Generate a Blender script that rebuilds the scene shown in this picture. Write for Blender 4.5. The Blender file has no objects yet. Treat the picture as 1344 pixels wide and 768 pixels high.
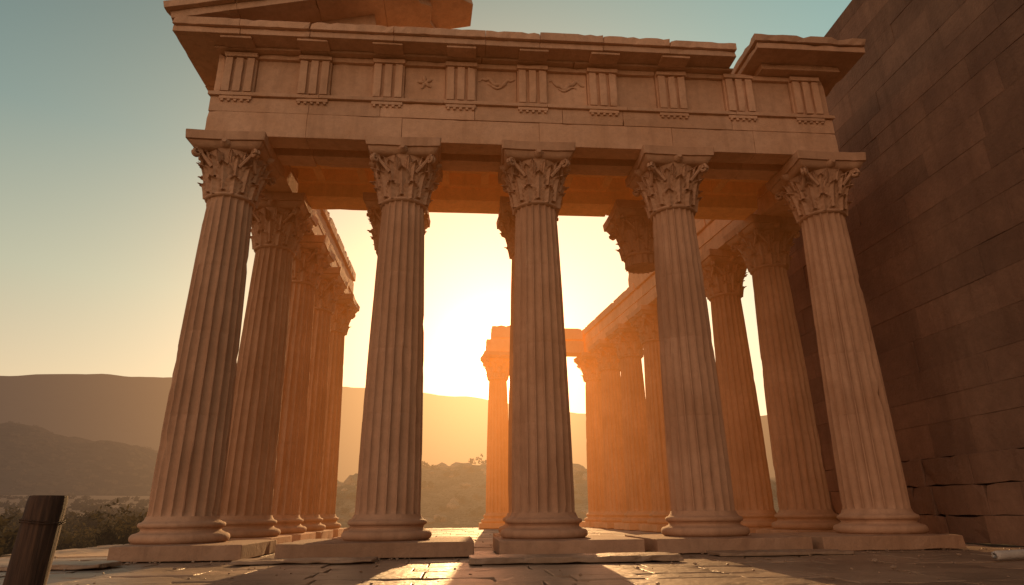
import bpy, bmesh, math, random
import numpy as np
from mathutils import Vector, Matrix, noise
random.seed(7); rng=np.random.default_rng(7)
scene=bpy.context.scene
col=scene.collection
SUN_AZ=math.radians(3.6); SUN_EL=math.radians(13.0)
SV=Vector((math.sin(SUN_AZ)*math.cos(SUN_EL),math.cos(SUN_AZ)*math.cos(SUN_EL),math.sin(SUN_EL)))

# ---------------------------------------------------------------- node helpers
class NT:
    def __init__(s,nt): s.nt=nt; nt.nodes.clear()
    def n(s,t,**k):
        nd=s.nt.nodes.new(t)
        for a,b in k.items(): setattr(nd,a,b)
        return nd
    def l(s,a,b): s.nt.links.new(a,b)
    def put(s,sock,v):
        if isinstance(v,bpy.types.NodeSocket): s.l(v,sock)
        else:
            sock.default_value=v
    def math(s,op,a,b=0.0,clamp=False):
        nd=s.n('ShaderNodeMath',operation=op); nd.use_clamp=clamp
        s.put(nd.inputs[0],a); s.put(nd.inputs[1],b); return nd.outputs[0]
    def vm(s,op,a,b=None,out=0):
        nd=s.n('ShaderNodeVectorMath',operation=op); s.put(nd.inputs[0],a)
        if b is not None: s.put(nd.inputs[1],b)
        return nd.outputs[out]
    def mix(s,f,a,b,mode='MIX'):
        nd=s.n('ShaderNodeMix',data_type='RGBA',blend_type=mode)
        s.put(nd.inputs[0],f); s.put(nd.inputs[6],a); s.put(nd.inputs[7],b); return nd.outputs[2]
    def noise(s,vec,scale,detail=5,rough=.55):
        nd=s.n('ShaderNodeTexNoise'); s.l(vec,nd.inputs['Vector'])
        nd.inputs['Scale'].default_value=scale; nd.inputs['Detail'].default_value=detail
        nd.inputs['Roughness'].default_value=rough; return nd.outputs[0]
    def ramp(s,f,pts):
        nd=s.n('ShaderNodeValToRGB'); s.l(f,nd.inputs[0]); el=nd.color_ramp.elements
        while len(el)<len(pts): el.new(.5)
        for e,(p,c) in zip(el,pts): e.position=p; e.color=(*c,1) if len(c)==3 else c
        return nd.outputs[0]
    def mapr(s,v,a,b,c,d):
        nd=s.n('ShaderNodeMapRange'); s.put(nd.inputs[0],v)
        for i,x in enumerate((a,b,c,d)): nd.inputs[i+1].default_value=x
        return nd.outputs[0]

def c4(c): return (c[0],c[1],c[2],1)

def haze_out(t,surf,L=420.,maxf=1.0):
    """aerial perspective: sunlit haze painted into the material as emission that grows with distance"""
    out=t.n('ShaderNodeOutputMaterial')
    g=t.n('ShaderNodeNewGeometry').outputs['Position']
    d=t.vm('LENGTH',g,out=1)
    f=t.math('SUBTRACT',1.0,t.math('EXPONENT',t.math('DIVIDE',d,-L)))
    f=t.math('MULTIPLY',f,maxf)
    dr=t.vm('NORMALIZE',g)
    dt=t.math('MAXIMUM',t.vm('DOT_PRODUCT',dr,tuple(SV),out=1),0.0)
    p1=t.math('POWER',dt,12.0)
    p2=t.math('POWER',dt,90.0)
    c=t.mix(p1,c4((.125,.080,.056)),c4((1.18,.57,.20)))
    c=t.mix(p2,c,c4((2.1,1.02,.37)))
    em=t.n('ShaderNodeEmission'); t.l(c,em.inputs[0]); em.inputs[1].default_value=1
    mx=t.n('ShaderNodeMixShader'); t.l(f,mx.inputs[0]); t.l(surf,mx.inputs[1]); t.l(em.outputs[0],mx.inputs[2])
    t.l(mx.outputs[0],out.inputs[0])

def sun_glow_out(t,surf,k=1.0):
    """warm sun glow painted onto the surface as emission, by distance and sun angle"""
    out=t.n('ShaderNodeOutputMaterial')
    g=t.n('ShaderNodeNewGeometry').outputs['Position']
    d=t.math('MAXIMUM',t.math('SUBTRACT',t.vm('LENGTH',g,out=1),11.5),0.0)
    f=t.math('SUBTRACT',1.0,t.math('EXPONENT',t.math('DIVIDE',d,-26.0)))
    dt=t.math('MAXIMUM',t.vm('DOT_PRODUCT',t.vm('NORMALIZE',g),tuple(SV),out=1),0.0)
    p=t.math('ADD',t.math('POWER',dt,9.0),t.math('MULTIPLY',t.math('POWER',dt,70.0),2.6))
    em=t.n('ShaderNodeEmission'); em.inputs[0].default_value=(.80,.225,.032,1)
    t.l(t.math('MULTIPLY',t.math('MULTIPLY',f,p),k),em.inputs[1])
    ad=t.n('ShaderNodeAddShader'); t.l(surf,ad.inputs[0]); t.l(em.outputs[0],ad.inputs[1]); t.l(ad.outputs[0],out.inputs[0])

def stone_mat(name,ca,cb,rough=.85,bump=.35,stain=.5,spec=.3,sun_glow=0.,bscale=14,grain=.4):
    m=bpy.data.materials.new(name); m.use_nodes=True; t=NT(m.node_tree)
    P=t.n('ShaderNodeNewGeometry').outputs['Position']
    n1=t.noise(P,.9,3,.6)
    c=t.mix(t.mapr(n1,.35,.65,0,1),c4(ca),c4(cb))
    n2=t.noise(P,7,5,.66)
    c=t.mix(t.mapr(n2,.40,.70,0,grain),c,c4([x*.55 for x in ca]))
    st=t.vm('MULTIPLY',P,(3.2,3.2,.35))
    n3=t.noise(st,1.3,3,.6)
    c=t.mix(t.mapr(n3,.5,.72,0,stain),c,c4([ca[0]*.42,ca[1]*.37,ca[2]*.34]))
    n6=t.noise(P,40,1,.6)
    c=t.mix(t.mapr(n6,.62,.74,0,grain),c,c4([x*.45 for x in ca]))
    at=t.n('ShaderNodeAttribute',attribute_name='tone').outputs['Fac']
    hs=t.n('ShaderNodeHueSaturation'); t.l(c,hs.inputs['Color']); t.l(t.math('ADD',at,1.0),hs.inputs['Value'])
    b=t.n('ShaderNodeBsdfPrincipled'); t.l(hs.outputs[0],b.inputs['Base Color'])
    b.inputs['Roughness'].default_value=rough
    b.inputs['Specular IOR Level'].default_value=spec
    bp=t.n('ShaderNodeBump'); bp.inputs['Strength'].default_value=bump; bp.inputs['Distance'].default_value=.06
    t.l(t.noise(P,bscale,4,.62),bp.inputs['Height']); t.l(bp.outputs[0],b.inputs['Normal'])
    if sun_glow: sun_glow_out(t,b.outputs[0],sun_glow)
    else:
        o=t.n('ShaderNodeOutputMaterial'); t.l(b.outputs[0],o.inputs[0])
    return m

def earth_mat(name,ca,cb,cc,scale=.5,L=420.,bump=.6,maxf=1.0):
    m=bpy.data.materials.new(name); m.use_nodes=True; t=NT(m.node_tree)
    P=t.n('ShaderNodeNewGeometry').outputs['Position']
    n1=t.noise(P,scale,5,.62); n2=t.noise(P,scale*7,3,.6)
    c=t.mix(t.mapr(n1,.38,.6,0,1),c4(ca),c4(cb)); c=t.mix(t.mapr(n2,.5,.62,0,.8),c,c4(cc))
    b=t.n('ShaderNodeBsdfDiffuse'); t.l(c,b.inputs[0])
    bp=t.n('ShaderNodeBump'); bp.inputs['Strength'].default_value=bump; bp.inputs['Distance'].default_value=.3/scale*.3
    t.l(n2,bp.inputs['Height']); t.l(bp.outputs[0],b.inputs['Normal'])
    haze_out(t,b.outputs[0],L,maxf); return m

def leaf_mat(name,ca,cb,L=420.):
    m=bpy.data.materials.new(name); m.use_nodes=True; t=NT(m.node_tree)
    P=t.n('ShaderNodeNewGeometry').outputs['Position']
    c=t.mix(t.mapr(t.noise(P,.9,2,.6),.35,.65,0,1),c4(ca),c4(cb))
    d=t.n('ShaderNodeBsdfDiffuse'); t.l(c,d.inputs[0])
    tr=t.n('ShaderNodeBsdfTranslucent'); t.l(c,tr.inputs[0])
    mx=t.n('ShaderNodeMixShader'); mx.inputs[0].default_value=.25
    t.l(d.outputs[0],mx.inputs[1]); t.l(tr.outputs[0],mx.inputs[2])
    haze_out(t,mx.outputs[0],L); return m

M_STONE=stone_mat('marble_weathered',(.56,.355,.24),(.48,.285,.178),stain=.3,sun_glow=.50,bump=.28,grain=.35)
M_COL=stone_mat('marble_column',(.50,.31,.205),(.41,.24,.15),stain=.4,bump=.22,sun_glow=.48,grain=.28)
M_SOFF=stone_mat('marble_soffit',(.66,.34,.145),(.55,.26,.10),stain=.3,sun_glow=.85)  # same stone; warm light on the ceiling is put into base and glow
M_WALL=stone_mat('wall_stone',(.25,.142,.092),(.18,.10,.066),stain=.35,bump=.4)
M_PAVE=stone_mat('paving_stone',(.36,.24,.16),(.22,.145,.096),rough=.52,bump=.42,stain=.1,spec=.5,bscale=9)
M_FLOOR=stone_mat('floor_stone',(.58,.41,.27),(.46,.31,.20),rough=.7,bump=.4,stain=.1,spec=.3,bscale=9)
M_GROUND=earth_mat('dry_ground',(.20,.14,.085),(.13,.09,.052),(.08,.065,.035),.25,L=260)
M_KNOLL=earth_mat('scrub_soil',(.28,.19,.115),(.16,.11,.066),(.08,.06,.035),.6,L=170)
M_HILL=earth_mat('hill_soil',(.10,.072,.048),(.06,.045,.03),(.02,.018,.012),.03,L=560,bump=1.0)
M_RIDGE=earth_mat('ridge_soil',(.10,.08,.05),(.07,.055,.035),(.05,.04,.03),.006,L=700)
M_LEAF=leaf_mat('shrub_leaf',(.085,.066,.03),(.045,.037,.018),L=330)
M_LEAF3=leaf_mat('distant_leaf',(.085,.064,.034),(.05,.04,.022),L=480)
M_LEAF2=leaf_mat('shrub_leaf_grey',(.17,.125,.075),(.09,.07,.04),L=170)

# ---------------------------------------------------------------- mesh helpers
def mkobj(name,me,mat,parent=None,smooth=False):
    o=bpy.data.objects.new(name,me); col.objects.link(o)
    if mat is not None and len(me.materials)==0: me.materials.append(mat)
    if parent: o.parent=parent
    if smooth:
        me.polygons.foreach_set('use_smooth',[True]*len(me.polygons))
    return o
def empty(name,loc=(0,0,0)):
    e=bpy.data.objects.new(name,None); e.location=loc; e.empty_display_size=.5; col.objects.link(e); return e

class MB:
    def __init__(s): s.v=[]; s.f=[]; s.t=[]
    def box(s,x0,x1,y0,y1,z0,z1,cell=.3,chip=.25,amt=.03,tone=None,xf=None,wob=.003):
        if tone is None: tone=random.uniform(-.13,.10)
        nx=max(1,min(60,round((x1-x0)/cell))); ny=max(1,min(60,round((y1-y0)/cell))); nz=max(1,min(60,round((z1-z0)/cell)))
        idx={}
        lo=(x0,y0,z0); hi=(x1,y1,z1); N=(nx,ny,nz)
        def V(i,j,k):
            key=(i,j,k)
            if key in idx: return idx[key]
            p=[lo[a]+(hi[a]-lo[a])*key[a]/N[a] for a in range(3)]
            on=[a for a in range(3) if key[a] in (0,N[a])]
            if len(on)>=2:
                r=random.random()
                a_=amt*random.uniform(.3,1.6) if r<chip else wob*random.random()
                if len(on)==3 and r<chip: a_*=1.5
                for a in on:
                    mx=(hi[a]-lo[a])*.3
                    sgn=1 if key[a]==0 else -1
                    p[a]+=sgn*min(mx,a_*random.uniform(.3,1.0))
            q=Vector(p)
            if xf: q=xf@q
            idx[key]=len(s.v); s.v.append(q[:]); return idx[key]
        def quad(a,b,c,d): s.f.append((a,b,c,d)); s.t.append(tone)
        for i in range(nx):
            for j in range(ny):
                quad(V(i,j,0),V(i,j+1,0),V(i+1,j+1,0),V(i+1,j,0))
                quad(V(i,j,nz),V(i+1,j,nz),V(i+1,j+1,nz),V(i,j+1,nz))
        for i in range(nx):
            for k in range(nz):
                quad(V(i,0,k),V(i+1,0,k),V(i+1,0,k+1),V(i,0,k+1))
                quad(V(i,ny,k),V(i,ny,k+1),V(i+1,ny,k+1),V(i+1,ny,k))
        for j in range(ny):
            for k in range(nz):
                quad(V(0,j,k),V(0,j,k+1),V(0,j+1,k+1),V(0,j+1,k))
                quad(V(nx,j,k),V(nx,j+1,k),V(nx,j+1,k+1),V(nx,j,k+1))
    def run(s,axis,a0,a1,o,lmin,lmax,gap=.005,**k):
        a=a0
        while a<a1-.01:
            L=random.uniform(lmin,lmax); b=a+L
            if a1-b<lmin*.6: b=a1
            j=random.uniform(-.004,.004)
            if axis==0: s.box(a+gap/2,b-gap/2,o[0]+j,o[1]+j,o[2],o[3],**k)
            else: s.box(o[0]+j,o[1]+j,a+gap/2,b-gap/2,o[2],o[3],**k)
            a=b
    def obj(s,name,mat,parent=None,bevel=.012,seg=2):
        me=bpy.data.meshes.new(name); me.from_pydata(s.v,[],s.f)
        at=me.attributes.new('tone','FLOAT','FACE'); at.data.foreach_set('value',s.t)
        me.update(); o=mkobj(name,me,mat,parent)
        if bevel:
            md=o.modifiers.new('bev','BEVEL'); md.width=bevel; md.segments=seg; md.limit_method='ANGLE'; md.angle_limit=math.radians(40)
        return o

# ---------------------------------------------------------------- column mesh
def column_mesh(seed, shaft=True, z_lo=0.0):
    rnd=random.Random(seed)
    V=[];F=[]
    def loft(rings,cap=False,closed=True):
        base=len(V); n=len(rings[0])
        for r in rings: V.extend(r)
        for i in range(len(rings)-1):
            for j in range(n if closed else n-1):
                a=base+i*n+j; b=base+i*n+(j+1)%n
                F.append((a,b,b+n,a+n))
        if cap: F.append(tuple(base+(len(rings)-1)*n+j for j in range(n)))
    def lathe(prof,n=64,cap=False):
        loft([[(r*math.cos(2*math.pi*j/n),r*math.sin(2*math.pi*j/n),z) for j in range(n)] for r,z in prof],cap)
    def tube(path,rad,n=6):
        rings=[]
        for i,p in enumerate(path):
            a=path[max(0,i-1)]; b=path[min(len(path)-1,i+1)]
            tg=(b-a).normalized(); up=Vector((0,0,1)) if abs(tg.z)<.9 else Vector((1,0,0))
            s1=tg.cross(up).normalized(); s2=tg.cross(s1)
            r=rad(i/(len(path)-1))
            rings.append([(p+s1*r*math.cos(2*math.pi*k/n)+s2*r*math.sin(2*math.pi*k/n))[:] for k in range(n)])
        loft(rings,True)
    if shaft:
        prof=[(.76,0.0)]
        for k in range(9):
            a=-math.pi/2+math.pi*k/8; prof.append((.70+.075*math.cos(a),.08+.075*math.sin(a)))
        prof+=[(.675,.165),(.635,.185),(.625,.21),(.64,.235)]
        for k in range(7):
            a=-math.pi/2+math.pi*k/6; prof.append((.635+.05*math.cos(a),.285+.045*math.sin(a)))
        prof+=[(.62,.34),(.60,.36),(.585,.39),(.575,.42)]
        lathe(prof,72)
        z0=.40; 
    else:
        z0=z_lo
    z1=6.36
    ts=[(0,0),(.10,0),(.15,.5),(.29,.88),(.55,1),(.81,.88),(.95,.5)]
    NF=20; rows=34; rings=[]
    off=rnd.uniform(0,100)
    drum=[.40+1.55+rnd.uniform(-.2,.2),.40+3.1+rnd.uniform(-.2,.2),.4+4.6+rnd.uniform(-.2,.2)]
    zs=[z0+(z1-z0)*i/rows for i in range(rows+1)]
    for d in drum: zs+= [d-.008,d,d+.008]
    zs+= [z0+.02,z0+.05,z0+.09,z1-.02,z1-.05,z1-.09]
    zs=sorted(z for z in zs if z0<=z<=z1)
    for z in zs:
        u=(z-.4)/(6.36-.4)
        R=.565-.135*(u**1.35)+.006*math.sin(math.pi*u)
        e=min(1,(z-z0)/.10 if shaft else 1,(z1-z)/.10); e=max(0,e)**.5
        groove=.004 if any(abs(z-d)<.004 for d in drum) else 0
        ring=[]
        for f in range(NF):
            for t,dp in ts:
                th=2*math.pi*(f+t)/NF
                nz=noise.noise(Vector((math.cos(th)*1.5,math.sin(th)*1.5,z*1.2+off)))
                n2=noise.noise(Vector((math.cos(th)*7+off,math.sin(th)*7,z*3.0)))
                r=R-.068*dp*e*(R/.5)-groove+nz*.004
                if dp==0: r-=max(0,n2-.25)*.08
                ring.append((r*math.cos(th),r*math.sin(th),z))
        rings.append(ring)
    loft(rings)
    if not shaft:
        n=NF*7; 
        b=len(V); V.append((0.05,0.02,z0+.06)); base=b-len(rings)*n
        for j in range(n): F.append((b,base+(j+1)%n,base+j))
    Z=6.35
    lathe([(.43,Z-.01),(.455,Z),(.475,Z+.02),(.475,Z+.04),(.455,Z+.06),(.43,Z+.065)],64)
    Z=6.37
    bell=lambda z:.42+.06*z+.14*z**2.5
    lathe([(bell(k/10),Z+k/10*.96) for k in range(11)],48)
    def leaf(ang,zb,h,W,out,lob):
        nu,nv=10,18
        rings=[]
        for i in range(nv+1):
            s=i/nv
            z=zb+h*(s*1.22-.26*s**4-.10*s**10)
            r0=bell(min(1,max(0,z)))+.03
            r=r0+out*s**3.2+.022*math.sin(math.pi*s)
            w=W*(.88+.26*math.sin(math.pi*min(1,s*1.1)))*(1-.45*s**6)*(1+.17*math.cos(s*lob*2*math.pi))
            ring=[]
            for j in range(nu+1):
                u=-1+2*j/nu
                rr=r+.040*(1-abs(u))**.7*(1-.3*s)-.030*abs(u)+.020*math.cos(u*9)*(1-s*.4)-.03*s*s*abs(u)+.016*math.cos(s*lob*2*math.pi)*abs(u)
                th=ang+u*w/ max(.4,r)
                dz=-.06*abs(u)*s+ .024*math.cos(s*lob*2*math.pi)*abs(u)
                ring.append((rr*math.cos(th),rr*math.sin(th),Z+z+dz))
            rings.append(ring)
        loft(rings,closed=False)
    for k in range(8): leaf(2*math.pi*(k+.5)/8,.0,.38,.165,.14,4)
    for k in range(8): leaf(2*math.pi*k/8,.08,.60,.15,.17,5)
    for k in range(8): leaf(2*math.pi*(k+.5)/8,.38,.44,.12,.13,4)
    for k in range(16): leaf(2*math.pi*(k+.5)/16,.62,.28,.065,.09,3)
    for k in range(4):
        a=math.pi/4+k*math.pi/2; d=Vector((math.cos(a),math.sin(a),0)); tn=Vector((-math.sin(a),math.cos(a),0))
        for sd in (-1,1):
            path=[]
            for q in range(5):
                u=q/4; path.append(d*(.54+.16*u)+tn*sd*(.14*(1-u)+.03)+Vector((0,0,Z+.56+.27*u)))
            for q in range(1,20):
                th=math.radians(150-q*26); rs=.095-.0040*q
                path.append(d*(.79+rs*math.cos(th))+tn*sd*.03+Vector((0,0,Z+.83+rs*math.sin(th))))
            tube(path,lambda u:.036-.010*u)
        a=k*math.pi/2; d=Vector((math.cos(a),math.sin(a),0)); tn=Vector((-math.sin(a),math.cos(a),0))
        path=[d*(.60+.16*q/4)+Vector((0,0,Z+1.02)) for q in range(5)]
        tube(path,lambda u:.03+.08*math.sin(math.pi*min(.95,u+.15)),n=8)
    out=[]
    m=12
    for k in range(4):
        a=k*math.pi/2; d=Vector((math.cos(a),math.sin(a),0)); tn=Vector((-math.sin(a),math.cos(a),0))
        for q in range(m+1):
            u=-1+2*q/m
            out.append(d*(1-.035*(1-u*u))+tn*u*.975)
    rings=[]
    for z,s_ in [(.90,.50),(.915,.60),(.93,.645),(.98,.68),(1.04,.715),(1.05,.69),(1.055,.75),(1.235,.765),(1.246,.75)]:
        ring=[]
        for p in out:
            q=p*s_; nn=noise.noise(Vector((q.x*4+off,q.y*4,z*5)))
            q=q*(1-max(0,nn-.15)*.08); ring.append((q.x,q.y,Z+z))
        rings.append(ring)
    loft(rings,True)
    me=bpy.data.meshes.new('column'); me.from_pydata(V,[],F); me.update()
    me.polygons.foreach_set('use_smooth',[True]*len(me.polygons))
    me.set_sharp_from_angle(angle=math.radians(46))
    me.materials.append(M_COL)
    return me
COLM=[column_mesh(s) for s in (1,2,3)]

temple=empty('greek_temple',(1.5,12,0))
def TP(o):
    o.parent=temple; o.matrix_parent_inverse=Matrix.Translation((-1.5,-12,0)); return o
ci=0
def place_col(x,y,rot=0.,z=.226,me=None):
    global ci
    o=bpy.data.objects.new('column_%d'%(ci+1),me or COLM[ci%3]); col.objects.link(o)
    o.location=(x,y,z); o.rotation_euler=(0,0,rot+math.pi/2*(ci%4)); TP(o); ci+=1; return o
FX=[-4.70,-1.24,1.51,4.44,7.76]
for x in FX: place_col(x,12.0)
LX=-4.5; LY=[14.55,17.0,19.4,21.9]
for y in LY: place_col(LX,y)
rx=lambda y:8.15-.108*(y-14)
RA=math.atan(.108)
RY=[15.1,17.4,20.0,22.7,25.2,27.7,30.1]
for y in RY: place_col(rx(y),y,RA)
place_col(-1.62,14.45); place_col(1.62,14.45)
place_col(1.75,30.0,RA)
place_col(4.45,14.45,me=column_mesh(9,shaft=False,z_lo=6.12))

mb=MB()
for a,b in [(-5.3,-3.32),(-2.82,.25),(.65,3.0),(3.21,5.82),(6.0,8.5)]:
    mb.box(a,b,10.85,13.0,0.0,.226,cell=.2,chip=.22,amt=.016,tone=random.uniform(-.35,-.2))
for y in LY: mb.box(LX-.85,LX+.85,y-.85,y+.85,0,.226,cell=.25,chip=.2,amt=.02)
for y in RY:
    mb.box(-.85,.85,-.85,.85,0,.226,cell=.25,chip=.2,amt=.02,xf=Matrix.Translation((rx(y),y,0))@Matrix.Rotation(RA,4,'Z'))
for x,y in [(-1.62,14.45),(1.62,14.45),(1.75,30.0)]: mb.box(x-.85,x+.85,y-.85,y+.85,0,.222,cell=.25,chip=.2,amt=.02)
TP(mb.obj('plinths',M_STONE,bevel=.012))

# ---------------------------------------------------------------- entablature
mb=MB()
edges=[-5.2,-4.72+1.5,-1.3,1.55,4.4,6.2,8.07]
for a,b in zip(edges[:-1],edges[1:]):
    mb.box(a+.002,b-.002,11.45+random.uniform(-.004,.004),11.88,7.85,8.40+random.uniform(-.01,.01),cell=.2,chip=.10,amt=.014,tone=random.uniform(-.06,.06))
    mb.box(a+.003,b-.003,12.16,12.6,7.852,8.6,cell=.3,chip=.15,amt=.02)
mb.run(0,-5.2,8.07,(11.452,11.88,8.413,8.76),1.3,2.4,cell=.2,chip=.08,amt=.012)
TP(mb.obj('architrave',M_STONE,bevel=.007))
mb=MB()
mb.run(0,-5.24,8.11,(11.39,11.9,8.765,8.85),1.2,2.6,cell=.2,chip=.25,amt=.013)
TX=[-4.69+1.53*i for i in range(9)]
for x in TX:
    mb.box(x-.32,x+.32,11.41,11.45,8.69,8.762,cell=.3,chip=.1,amt=.01)
    for k in range(5):
        mb.box(x-.29+k*.13,x-.23+k*.13,11.405,11.447,8.635,8.688,cell=.3,chip=.2,amt=.006)
for x in TX:
    tn=random.uniform(-.08,.1)
    mb.box(x-.33,x+.33,11.452,11.6,8.853,9.80,cell=.3,chip=.1,amt=.01,tone=tn-.03)
    for k in range(3):
        mb.box(x-.30+k*.22,x-.30+k*.22+.155,11.375,11.45,8.855,9.68,cell=.2,chip=.2,amt=.014,tone=tn)
    mb.box(x-.34,x+.34,11.36,11.5,9.70,9.80,cell=.2,chip=.25,amt=.015,tone=tn)
for i in range(8):
    a=TX[i]+.335; b=TX[i+1]-.335
    mb.box(a,b,11.52,11.7,8.853,9.84,cell=.25,chip=.05,amt=.01)
    mb.box(a,b,11.44,11.54,9.72,9.83,cell=.2,chip=.2,amt=.015)
mb.box(-5.16,TX[0]-.335,11.47,11.7,8.853,9.84,cell=.25); mb.box(TX[-1]+.335,8.03,11.47,11.7,8.853,9.84,cell=.25)
mb.run(0,-5.22,5.9,(11.30,11.8,9.842,9.90),1.4,2.5,cell=.25,chip=.2,amt=.015)
mb.box(-5.14,8.0,11.72,12.55,8.78,9.82,cell=1.5,chip=0)
TP(mb.obj('frieze',M_STONE,bevel=.007))
def relief(paths):
    V=[];F=[]
    for path,r in paths:
        n=7; base=len(V)
        for i,p in enumerate(path):
            p=Vector(p); a=Vector(path[max(0,i-1)]); b=Vector(path[min(len(path)-1,i+1)])
            tg=(b-a).normalized(); s1=Vector((0,1,0)); s2=tg.cross(s1)
            rr=r*math.sin(math.pi*(.12+.76*i/(len(path)-1)))
            for k in range(n):
                V.append((p+s1*rr*.8*math.cos(2*math.pi*k/n)+s2*rr*math.sin(2*math.pi*k/n))[:])
        for i in range(len(path)-1):
            for j in range(n):
                a_=base+i*n+j;b_=base+i*n+(j+1)%n; F.append((a_,b_,b_+n,a_+n))
    me=bpy.data.meshes.new('metope_relief'); me.from_pydata(V,[],F); me.update(); return me
ps=[]
cx=(TX[2]+TX[3])/2; cz=9.34
for k in range(5):
    a=math.pi/2+k*2*math.pi/5+.2
    ps.append(([(cx+math.cos(a)*.17*q/4,11.51,cz+math.sin(a)*.17*q/4) for q in range(5)],.045))
for i,ph in ((3,0.),(4,1.4)):
    cx=(TX[i]+TX[i+1])/2
    ps.append(([(cx-.38+.76*q/20,11.51,9.42+.08*math.sin(q*.42+ph)+.03*math.sin(q*1.3)) for q in range(21)],.05))
    ps.append(([(cx-.2+.4*q/10,11.51,9.32+.05*math.cos(q*.6+ph)) for q in range(11)],.035))
TP(mkobj('metope_relief',relief(ps),M_STONE,smooth=True))

mb=MB()
xs=[-5.92,-4.6,-3.2,-1.5,.4,1.55,2.9,4.35,5.82]
for a,b in zip(xs[:-1],xs[1:]):
    dz=random.uniform(-.02,.015); 
    mb.box(a+.002,b-.002,10.93+random.uniform(-.006,.008),12.7,9.905,10.04,cell=.16,chip=.15,amt=.012)
    mb.box(a+.002,b-.002,10.86+random.uniform(-.01,.01),12.7,10.044,10.225+dz,cell=.13,chip=.22,amt=.022,tone=random.uniform(.0,.15))
mb.box(-5.93,-4.9,12.71,15.3,9.905,10.04,cell=.25); mb.box(-5.99,-4.9,12.71,15.3,10.045,10.2,cell=.25)
mb.box(6.2,8.62,10.72,12.9,9.99,10.13,cell=.18,chip=.2,amt=.02)
mb.box(6.14,8.66,10.66,12.9,10.134,10.31,cell=.16,chip=.25,amt=.03)
mb.box(6.6,7.2,10.9,12.0,10.315,10.38,cell=.15,chip=.5,amt=.04)
for x in TX[:-2]: mb.box(x-.31,x+.31,10.98,11.30,9.85,9.903,cell=.3,chip=.1,amt=.01)
mb.box(6.5,8.3,11.2,12.3,9.845,9.988,cell=.3,chip=.2)
TP(mb.obj('cornice',M_STONE,bevel=.008))

mb=MB()
sl=math.atan(.235)
R=Matrix.Translation((-6.0,0,10.235))@Matrix.Rotation(-sl,4,'Y')
for a,b in [(0,1.3),(1.303,2.9),(2.903,4.3)]:
    mb.box(a,b,10.95,12.6,.0,.17,cell=.17,chip=.2,amt=.02,xf=R)
    mb.box(a-(.08 if a==0 else 0),b,10.83,12.6,.173,.34,cell=.15,chip=.3,amt=.03,xf=R)
TP(mb.obj('raking_cornice',M_STONE,bevel=.008))
# last broken-off block of the rake: slab sheared diagonally to a thin point
bm=bmesh.new()
def slab(bm,poly,z0,z1,xf):
    A=[bm.verts.new(xf@Vector((x,y,z0))) for x,y in poly]; B=[bm.verts.new(xf@Vector((x,y,z1))) for x,y in poly]
    bm.faces.new(A[::-1]); bm.faces.new(B); n=len(poly)
    for i in range(n): bm.faces.new((A[i],A[(i+1)%n],B[(i+1)%n],B[i]))
slab(bm,[(4.303,10.95),(4.62,10.97),(4.75,11.12),(5.0,11.2),(5.1,11.45),(5.35,11.6),(5.3,12.1),(5.5,12.6),(4.303,12.6)],.0,.17,R)
slab(bm,[(4.303,10.83),(5.0,10.83),(5.2,10.95),(5.45,10.97),(5.75,11.25),(6.0,11.35),(6.1,11.7),(6.35,11.9),(6.3,12.6),(4.303,12.6)],.173,.34,R)
bmesh.ops.recalc_face_normals(bm,faces=bm.faces)
me=bpy.data.meshes.new('rake_fragment'); bm.to_mesh(me); bm.free()
o=TP(mkobj('rake_fragment',me,M_STONE)); md=o.modifiers.new('bev','BEVEL'); md.width=.012; md.segments=2
bm=bmesh.new()
def prism(bm,pts,y0,y1):
    A=[bm.verts.new((x,y0,z)) for x,z in pts]; B=[bm.verts.new((x,y1,z)) for x,z in pts]
    bm.faces.new(A); bm.faces.new(B[::-1])
    n=len(pts)
    for i in range(n): bm.faces.new((A[i],B[i],B[(i+1)%n],A[(i+1)%n]))
prism(bm,[(-5.3,10.23),(-2.1,10.23),(-2.02,10.45),(-2.15,10.7),(-2.0,10.9),(-2.05,11.155),(-5.3,10.395)],11.6,12.3)
bmesh.ops.recalc_face_normals(bm,faces=bm.faces)
me=bpy.data.meshes.new('tympanum'); bm.to_mesh(me); bm.free()
TP(mkobj('tympanum',me,M_STONE))

# ceiling bay
mb=MB()
mb.run(0,-3.98,7.42,(14.0,14.72,7.852,8.20),1.9,3.2,cell=.3,chip=.15,amt=.02)
mb.run(0,-3.98,7.42,(13.9,14.70,8.206,8.52),1.9,3.2,cell=.3,chip=.15,amt=.02)
for x in (-1.45,1.57,4.44): 
    mb.box(x-.36,x+.36,12.61,13.89,7.90,8.5,cell=.3,chip=.15,amt=.02)
for x in (-3.4,-2.4,-.45,.5,2.5,3.45,5.4,6.3):
    mb.box(x-.10,x+.10,12.61,13.89,8.2,8.5,cell=.3,chip=.15,amt=.02)
mb.box(-4.0,7.5,13.18,13.38,8.24,8.52,cell=.4,chip=.1,amt=.02)
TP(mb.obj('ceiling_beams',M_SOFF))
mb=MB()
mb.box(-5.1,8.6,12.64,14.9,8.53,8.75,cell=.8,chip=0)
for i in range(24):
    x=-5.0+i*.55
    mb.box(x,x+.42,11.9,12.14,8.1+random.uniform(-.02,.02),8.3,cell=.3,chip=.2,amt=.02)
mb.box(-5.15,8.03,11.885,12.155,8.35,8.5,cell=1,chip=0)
TP(mb.obj('ceiling_slabs',M_SOFF))

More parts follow.
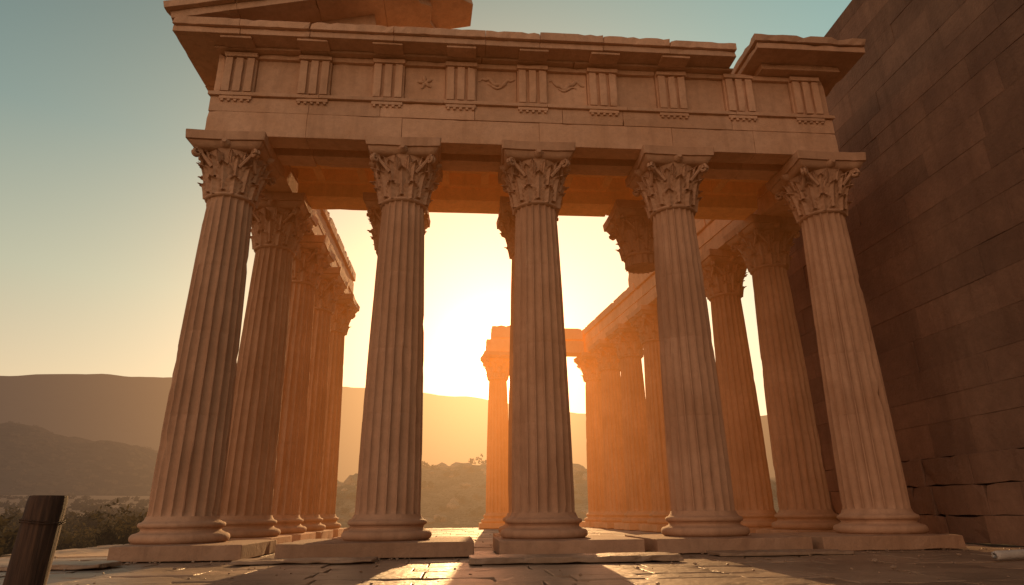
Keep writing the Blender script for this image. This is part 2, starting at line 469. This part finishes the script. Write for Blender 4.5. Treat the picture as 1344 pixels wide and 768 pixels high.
mb=MB()
mb.run(1,12.62,22.7,(-4.98,-4.04,7.85,8.30),2.2,2.7,cell=.25,chip=.15,amt=.02)
mb.run(1,12.62,22.66,(-5.0,-4.02,8.306,8.75),1.7,2.7,cell=.25,chip=.15,amt=.02)
mb.run(1,14.95,22.5,(-5.08,-3.94,8.756,9.06),1.2,2.4,cell=.2,chip=.3,amt=.03)
XR=Matrix.Translation((rx(12.62),12.62,0))@Matrix.Rotation(RA,4,'Z')
def runR(y0,y1,w0,w1,z0,z1,lmin,lmax,**k):
    a=y0-12.62; e=y1-12.62
    while a<e-.01:
        b=a+random.uniform(lmin,lmax)
        if e-b<lmin*.6: b=e
        mb.box(w0,w1,a+.003,b-.003,z0,z1,xf=XR,**k); a=b
runR(12.8,30.9,-.47,.47,7.85,8.30,2.2,2.8,cell=.3,chip=.15,amt=.02)
runR(12.8,30.85,-.49,.49,8.306,8.75,1.7,2.8,cell=.3,chip=.15,amt=.02)
runR(15.0,30.7,-.57,.57,8.756,9.06,1.4,2.6,cell=.22,chip=.3,amt=.03)
runR(15.0,23.9,-.42,.45,9.066,9.95,1.4,2.2,cell=.25,chip=.25,amt=.04)
runR(15.0,23.7,-.46,.45,9.956,10.9,1.2,2.0,cell=.25,chip=.3,amt=.05)
XC=Matrix.Translation((rx(30.0),30.0,0))@Matrix.Rotation(RA*.3,4,'Z')
mb.box(-5.25,-2.9,-.5,.4,7.85,8.5,xf=XC,cell=.25,chip=.25,amt=.04)
mb.box(-2.89,-.55,-.48,.4,7.85,8.45,xf=XC,cell=.25,chip=.2,amt=.04)
mb.box(-5.0,-3.2,-.52,.4,8.506,9.15,xf=XC,cell=.22,chip=.3,amt=.05)
mb.box(-3.19,-.6,-.5,.4,8.506,9.05,xf=XC,cell=.22,chip=.3,amt=.05)
TP(mb.obj('colonnade_beams',M_STONE,bevel=.009))

# ---------------------------------------------------------------- big wall
mb=MB()
z=0.0
while z<13.1:
    rough=z<1.2
    h=random.uniform(.5,.72) if not rough else random.uniform(.45,.6)
    if 13.2-(z+h)<.35: h=13.2-z
    y=-1.0+random.uniform(0,.8)
    while y<20:
        L=random.uniform(1.1,2.6) if not rough else random.uniform(.6,1.7)
        b=min(20.0,y+L)
        if 20-b<.5: b=20.0
        f=10.0+random.uniform(-.006,.008)-(random.uniform(.02,.10) if rough else 0)
        mb.box(f,10.55,y+.001,b-.001,z+.001,z+h-.001,cell=.3 if rough else .5,chip=.4 if rough else .06,amt=.03 if rough else .008,wob=.001,tone=random.uniform(-.17,.17))
        y=b
    z+=h
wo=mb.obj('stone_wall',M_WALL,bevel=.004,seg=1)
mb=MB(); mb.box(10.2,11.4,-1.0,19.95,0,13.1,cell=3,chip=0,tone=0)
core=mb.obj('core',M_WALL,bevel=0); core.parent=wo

# ---------------------------------------------------------------- pavement
def pave(y0,y1,name,mat,rng_w,rng_l):
    mb=MB(); y=y0
    while y<y1:
        w=min(random.uniform(*rng_w),y1-y)
        if y1-(y+w)<.3: w=y1-y
        x=-8.6+random.uniform(-.5,.5); xe=9.88
        while x<xe:
            L=random.uniform(*rng_l); b=min(x+L,xe)
            if xe-b<.4: b=xe
            g=random.uniform(.003,.009)
            dz=random.uniform(-.018,.0)
            mb.box(x+g,b-g,y+g,y+w-g,-.2,dz-.003,cell=.22 if y<11 else .5,chip=.25,amt=.018,wob=.006,tone=random.uniform(-.22,.18))
            x=b
        y+=w
    return mb.obj(name,mat,bevel=.010)
pave(2.5,12.9,'stone_pavement',M_PAVE,(.5,.95),(.5,1.5))
pave(12.9,32,'temple_floor',M_FLOOR,(.9,1.2),(.9,1.6))
mb=MB()
mb.box(.15,3.1,9.25,9.95,0,.085,cell=.15,chip=.3,amt=.025)
mb.box(-6.1,-4.7,9.5,10.2,0,.07,cell=.15,chip=.3,amt=.025)
mb.box(-3.2,-1.2,9.9,10.5,0,.05,cell=.15,chip=.3,amt=.025)
mb.box(3.9,6.0,10.0,10.6,0,.055,cell=.15,chip=.3,amt=.025)
mb.obj('stone_slabs',M_PAVE,bevel=.012)
bm=bmesh.new()
for i in range(320):
    x=random.uniform(-8,9.6); y=random.uniform(4.5,11.5) if i%3 else random.uniform(10.4,10.8)
    s=random.uniform(.006,.022)*(1.7 if random.random()<.10 else 1)
    M=Matrix.Translation((x,y,s*.3))@Matrix.Rotation(random.random()*6,4,'Z')@Matrix.Diagonal((s*random.uniform(.8,1.7),s,s*.7,1))
    g=bmesh.ops.create_icosphere(bm,subdivisions=1,radius=1,matrix=M)
    for v in g['verts']: v.co+=Vector([random.uniform(-.2,.2)*s for k in range(3)])
me=bpy.data.meshes.new('gravel'); bm.to_mesh(me); bm.free(); mkobj('gravel',me,M_PAVE)

# ---------------------------------------------------------------- terrain
def ss(a,b,x):
    t=max(0,min(1,(x-a)/(b-a))); return t*t*(3-2*t)
def interp(x,pts):
    if x<=pts[0][0]: return pts[0][1]
    for (a,va),(b,vb) in zip(pts[:-1],pts[1:]):
        if x<=b:
            t=(x-a)/(b-a); t=t*t*(3-2*t); return va+(vb-va)*t
    return pts[-1][1]
def gh(x,y):
    dx=max(-8.2-x,0,x-16); dy=max(y-32,0,-20-y); d=math.hypot(dx,dy)
    h=-.09-ss(.0,6,d)*.75
    r=math.hypot(x,y)
    h+=ss(30,400,r)*min(11,max(0,r-30)*.032)
    h+=ss(2,15,d)*(noise.noise(Vector((x*.08,y*.08,0)))*.5+noise.noise(Vector((x*.3,y*.3,4)))*.12)
    return h
V=[(0,0,-.09)];F=[]
radii=[2]
while radii[-1]<4500: radii.append(radii[-1]*1.075+.35)
NA=240
for r in radii:
    for k in range(NA):
        a=2*math.pi*k/NA; x=r*math.sin(a); yy=r*math.cos(a); V.append((x,yy,gh(x,yy)))
for k in range(NA): F.append((0,1+(k+1)%NA,1+k))
for i in range(len(radii)-1):
    for k in range(NA):
        a=1+i*NA+k; b=1+i*NA+(k+1)%NA; F.append((a,b,b+NA,a+NA))
me=bpy.data.meshes.new('ground'); me.from_pydata(V,[],F); me.update(); mkobj('ground',me,M_GROUND,smooth=True)

def polar(name,mat,b0,b1,nb,r0,r1,nr,hf):
    V=[];F=[]
    for i in range(nb+1):
        be=b0+(b1-b0)*i/nb; a=math.radians(be)
        for j in range(nr+1):
            u=j/nr; r=r0+(r1-r0)*u; x=r*math.sin(a); y=r*math.cos(a)
            V.append((x,y,hf(be,u,r,x,y)))
    for i in range(nb):
        for j in range(nr):
            a=i*(nr+1)+j; F.append((a,a+1,a+nr+2,a+nr+1))
    me=bpy.data.meshes.new(name); me.from_pydata(V,[],F); me.update(); return mkobj(name,me,mat,smooth=True)
def fbm(x,y,s,o=5,seed=0.):
    v=0;a=1
    for i in range(o):
        v+=a*noise.noise(Vector((x*s,y*s,seed+i*7.3))); s*=2.05; a*=.5
    return v
def kn(be,u,r,x,y):
    el=interp(be,[(-26,-.3),(-16,1.4),(-9,2.9),(-2,3.9),(2,4.2),(6,3.6),(12,3.4),(22,2.6),(34,1.0),(44,-.3)])
    top=math.tan(math.radians(el))*62+.3
    p=ss(0,.42,u)*(1-ss(.6,1,u))
    return -1.1+(top+1.0)*p+ (fbm(x,y,.12)*.45+abs(fbm(x,y,.4,3,3.))*.35)*p
polar('rocky_hill',M_KNOLL,-26,44,240,42,95,70,kn)
def mid(be,u,r,x,y):
    el=interp(be,[(-95,3),(-60,5.5),(-44,6.6),(-34,6.1),(-28,5.0),(-23,4.0),(-18,2.6),(-8,1.6),(10,1.8),(40,3),(70,1)])
    p=ss(0,.5,u)*(1-ss(.6,1,u))
    return 2+math.tan(math.radians(el))*560*p+fbm(x,y,.008,6,2.)*11*p+abs(fbm(x,y,.035,4,5.))*5*p
polar('hill',M_HILL,-95,70,400,380,850,90,mid)
def far(be,u,r,x,y):
    el=interp(be,[(-110,5),(-70,8.6),(-45,9.5),(-36,9.8),(-28,10.2),(-20,10.6),(-12,10.6),(-6,10.4),(0,10.0),(5,9.2),(11,8.2),(20,7.4),(40,8),(80,5)])
    p=ss(0,.5,u)*(1-ss(.6,1,u))
    return 5+math.tan(math.radians(el))*1750*p+fbm(x,y,.0022,6,9.)*20*p
polar('mountain',M_RIDGE,-110,80,380,1100,2600,50,far)

# ---------------------------------------------------------------- shrubs
def leafcloud(name,mat,bushes,dens=420,ls=.09):
    allv=[]
    for (x,y,z,r,hh) in bushes:
        n=int(dens*r*r)+60
        nl=rng.integers(4,8)
        lc=rng.normal(0,.45,(nl,3))*np.array([r,r,hh*.45]); lc[:,2]=np.abs(lc[:,2])+hh*.3
        lr=rng.uniform(.28,.55,nl)*r
        k=rng.integers(0,nl,n)
        d=rng.normal(0,1,(n,3)); d/=np.linalg.norm(d,axis=1)[:,None]
        p=lc[k]+d*(lr[k]*rng.uniform(.55,1.08,n))[:,None]
        p[:,2]=np.maximum(p[:,2],.02)
        p+=np.array([x,y,z])
        a=rng.normal(0,1,(n,3)); a/=np.linalg.norm(a,axis=1)[:,None]
        b=np.cross(a,rng.normal(0,1,(n,3))); b/=np.linalg.norm(b,axis=1)[:,None]
        s=(ls*rng.uniform(.6,1.5,n))[:,None]
        q=np.stack([p-a*s,p+b*s*.45,p+a*s,p-b*s*.45],1)
        allv.append(q.reshape(-1,3))
    v=np.concatenate(allv); nf=len(v)//4
    me=bpy.data.meshes.new(name); me.vertices.add(len(v)); me.vertices.foreach_set('co',v.ravel())
    me.loops.add(len(v)); me.loops.foreach_set('vertex_index',np.arange(len(v)))
    me.polygons.add(nf); me.polygons.foreach_set('loop_start',np.arange(nf)*4); me.polygons.foreach_set('loop_total',np.full(nf,4))
    me.update(); me.validate(); return mkobj(name,me,mat)
bs=[]
for i in range(150):
    be=random.uniform(-48,-14); r=16+random.random()**1.5*60; a=math.radians(be)
    x=r*math.sin(a); y=r*math.cos(a)
    if x>-7.5 : continue
    R=random.uniform(.4,1.1)*(1+r/80); bs.append((x,y,gh(x,y)-.1,R,R*random.uniform(.6,1.35)))
leafcloud('shrubs',M_LEAF,bs,360,.08)
bs=[]
for i in range(330):
    be=random.uniform(-20,36); u=random.uniform(.02,.62); r=42+53*u; a=math.radians(be); x=r*math.sin(a); y=r*math.cos(a)
    R=random.uniform(.2,.7); bs.append((x,y,kn(be,u,r,x,y)-.08,R,R*random.uniform(.7,1.1)))
for be in (1.2,1.9,-3.2,9.5): 
    r=64;a=math.radians(be); x=r*math.sin(a); y=r*math.cos(a); bs.append((x,y,kn(be,.45,r,x,y),.45,1.0))
leafcloud('hillside_shrubs',M_LEAF2,bs,260,.10)
bs=[]
for i in range(420):
    be=random.uniform(-46,-14); r=80+random.random()*260; a=math.radians(be); x=r*math.sin(a); y=r*math.cos(a)
    R=random.uniform(.8,2.0); bs.append((x,y,gh(x,y)-.2,R,R*.9))
for i in range(420):
    be=random.uniform(-46,-14); u=random.uniform(.1,.5); r=380+470*u; a=math.radians(be); x=r*math.sin(a); y=r*math.cos(a)
    R=random.uniform(1.0,2.8); bs.append((x,y,mid(be,u,r,x,y)-.3,R,R*.8))
leafcloud('distant_shrubs',M_LEAF3,bs,10,.5)
bm=bmesh.new()
for i in range(300):
    be=random.uniform(-18,32); u=random.uniform(.1,.5) if i>90 else random.uniform(.38,.5); r=42+53*u; a=math.radians(be); x=r*math.sin(a); y=r*math.cos(a)
    s=random.uniform(.15,.55) if i>90 else random.uniform(.35,1.0)
    M=Matrix.Translation((x,y,kn(be,u,r,x,y)+s*.15))@Matrix.Rotation(random.random()*6,4,'Z')@Matrix.Diagonal((s*random.uniform(.8,1.6),s,s*random.uniform(.5,.8),1))
    g=bmesh.ops.create_icosphere(bm,subdivisions=2,radius=1,matrix=M)
    for v in g['verts']:
        v.co+=Vector([noise.noise(v.co*1.7/s*.6+Vector((k*9,0,0))) for k in range(3)])*s*.45
me=bpy.data.meshes.new('rocks'); bm.to_mesh(me); bm.free()
mkobj('rocks',me,earth_mat('rock',(.40,.29,.2),(.26,.19,.13),(.14,.1,.07),1.5,L=170))

# ---------------------------------------------------------------- wooden posts
def wood():
    m=bpy.data.materials.new('old_wood'); m.use_nodes=True; t=NT(m.node_tree)
    P=t.n('ShaderNodeNewGeometry').outputs['Position']
    st=t.vm('MULTIPLY',P,(30,30,1.6)); n=t.noise(st,1.2,6,.6)
    c=t.ramp(n,[(.3,(.02,.010,.007)),(.55,(.06,.030,.018)),(.75,(.11,.056,.032))])
    b=t.n('ShaderNodeBsdfPrincipled'); t.l(c,b.inputs['Base Color']); b.inputs['Roughness'].default_value=.85
    bp=t.n('ShaderNodeBump'); bp.inputs['Strength'].default_value=.9; bp.inputs['Distance'].default_value=.02; t.l(n,bp.inputs['Height']); t.l(bp.outputs[0],b.inputs['Normal'])
    o=t.n('ShaderNodeOutputMaterial'); t.l(b.outputs[0],o.inputs[0]); return m
M_WOOD=wood()
def post(name,x,y,h,r,lean):
    V=[];F=[];n=40;rows=22
    for i in range(rows+1):
        z=h*i/rows
        for k in range(n):
            a=2*math.pi*k/n; q=noise.noise(Vector((math.cos(a)*1.2,math.sin(a)*1.2,z*1.2+x)))
            q2=noise.noise(Vector((math.cos(a)*5,math.sin(a)*5,z*.6+x)))
            rr=r*(1-.06*i/rows)*(1+.07*q+.04*q2)
            if i==rows: rr*=.95
            V.append((rr*math.cos(a)+lean[0]*z,rr*math.sin(a)+lean[1]*z,z))
    for i in range(rows):
        for k in range(n):
            a=i*n+k;b=i*n+(k+1)%n; F.append((a,b,b+n,a+n))
    c=len(V); V.append((lean[0]*h,lean[1]*h,h+.004)); 
    for k in range(n): F.append((rows*n+k,rows*n+(k+1)%n,c))
    me=bpy.data.meshes.new(name); me.from_pydata(V,[],F); me.update()
    o=mkobj(name,me,M_WOOD,smooth=True); o.location=(x,y,-.05); me.set_sharp_from_angle(angle=math.radians(45)); return o
p1=post('wooden_post',-3.10,5.25,.86,.132,(.06,0))
post('wooden_post.001',-5.35,8.2,.55,.06,(-.03,0))
V=[];F=[];n=6;S=60
for i in range(S):
    a=i/S*2*math.pi*1.9; c=Vector((.042+.139*math.cos(a),.139*math.sin(a),.66+.03*i/S+.01*math.sin(a*2)))
    d=Vector((math.cos(a),math.sin(a),0))
    for k in range(n):
        b=2*math.pi*k/n; V.append((c+d*.005*math.cos(b)+Vector((0,0,.005*math.sin(b))))[:])
for i in range(S-1):
    for k in range(n): F.append((i*n+k,i*n+(k+1)%n,(i+1)*n+(k+1)%n,(i+1)*n+k))
me=bpy.data.meshes.new('wire'); me.from_pydata(V,[],F); o=mkobj('wire',me,M_WOOD,parent=p1)

V=[];F=[];n=20
A=Vector((6.98,8.47,.062)); B=Vector((8.5,8.95,.07)); d=(B-A).normalized(); s1=d.cross(Vector((0,0,1))).normalized(); s2=d.cross(s1)
prof=[(0,.03),(.01,.05),(.04,.058)]+[(u,.058+.003*math.sin(u*20)) for u in (.2,.4,.6,.8,.96)]+[(.99,.05),(1,.03)]
for u,r in prof:
    for k in range(n): V.append((A+(B-A)*u+s1*r*math.cos(2*math.pi*k/n)+s2*r*math.sin(2*math.pi*k/n))[:])
for i in range(len(prof)-1):
    for k in range(n): F.append((i*n+k,i*n+(k+1)%n,(i+1)*n+(k+1)%n,(i+1)*n+k))
F.append(tuple(range(n))); F.append(tuple((len(prof)-1)*n+k for k in range(n)))
me=bpy.data.meshes.new('marble_rod'); me.from_pydata(V,[],F); me.update()
mkobj('marble_rod',me,stone_mat('pale_marble',(.6,.55,.5),(.5,.45,.4),stain=.1),smooth=True)

# painted haze and sun glow emission are not lamps: keep them out of direct light sampling (faster, cleaner render)
for m in bpy.data.materials:
    try: m.cycles.emission_sampling='NONE'
    except Exception: pass

# ---------------------------------------------------------------- world
w=bpy.data.worlds.new('World'); scene.world=w; w.use_nodes=True; t=NT(w.node_tree)
sky=t.n('ShaderNodeTexSky',sky_type='NISHITA'); sky.sun_disc=False
sky.sun_elevation=SUN_EL; sky.sun_rotation=SUN_AZ; sky.dust_density=.6; sky.air_density=1.0
bg=t.n('ShaderNodeBackground'); t.l(t.mix(1.0,sky.outputs[0],c4((1,.82,.5)),'MULTIPLY'),bg.inputs[0]); bg.inputs[1].default_value=.05
G=t.vm('NORMALIZE',t.n('ShaderNodeTexCoord').outputs['Generated'])
sep=t.n('ShaderNodeSeparateXYZ'); t.l(G,sep.inputs[0])
base=t.ramp(sep.outputs[2],[(0,(.46,.27,.15)),(.14,(.50,.32,.20)),(.30,(.31,.31,.23)),(.48,(.125,.20,.195)),(.75,(.03,.075,.09)),(1,(.015,.035,.05))])
anti=t.math('MAXIMUM',t.vm('DOT_PRODUCT',G,(-.50,-.86,.0),out=1),0.0)
dt=t.math('MAXIMUM',t.vm('DOT_PRODUCT',G,tuple(SV),out=1),0.0)
rt=t.math('MAXIMUM',t.vm('DOT_PRODUCT',G,(.62,.60,.50),out=1),0.0)
def addc(acc,c,f):
    cm=t.n('ShaderNodeCombineXYZ')
    for i in range(3): t.l(t.math('MULTIPLY',f,c[i]),cm.inputs[i])
    return t.vm('ADD',acc,cm.outputs[0])
acc=base
acc=addc(acc,(1.25,.60,.34),t.math('POWER',anti,3.0))  # unseen warm sky lobe behind the camera, added to brighten the facade
acc=addc(acc,(.08,.18,.17),t.math('POWER',rt,5.0))
acc=addc(acc,(.52,.35,.15),t.math('POWER',dt,7.0))
acc=addc(acc,(1.7,.48,.13),t.math('POWER',dt,26.0))
acc=addc(acc,(4.4,.85,.33),t.math('POWER',dt,110.0))
acc=addc(acc,(12,4.5,1.8),t.math('POWER',dt,750.0))
bg2=t.n('ShaderNodeBackground'); t.l(acc,bg2.inputs[0]); bg2.inputs[1].default_value=1.0
ad=t.n('ShaderNodeAddShader'); t.l(bg.outputs[0],ad.inputs[0]); t.l(bg2.outputs[0],ad.inputs[1])
o=t.n('ShaderNodeOutputWorld'); t.l(ad.outputs[0],o.inputs[0])

L=bpy.data.lights.new('sun','SUN'); L.energy=5.0; L.angle=math.radians(.5); L.color=(1,.58,.24)
lo=bpy.data.objects.new('sun',L); col.objects.link(lo); lo.rotation_euler=(-SV).to_track_quat('-Z','Y').to_euler(); lo.location=SV*60

scene.view_settings.view_transform='Standard'; scene.view_settings.look='None'; scene.view_settings.exposure=0

cam=bpy.data.cameras.new('camera'); co=bpy.data.objects.new('camera',cam); col.objects.link(co)
cam.sensor_width=36; cam.lens=36*837/1344; cam.clip_start=.05; cam.clip_end=8000
co.matrix_world=Matrix.Translation((0,0,.66))@Matrix.Rotation(math.radians(-4.7),4,'Z')@Matrix.Rotation(math.radians(109),4,'X')@Matrix.Rotation(math.radians(-.6),4,'Z')
scene.camera=co
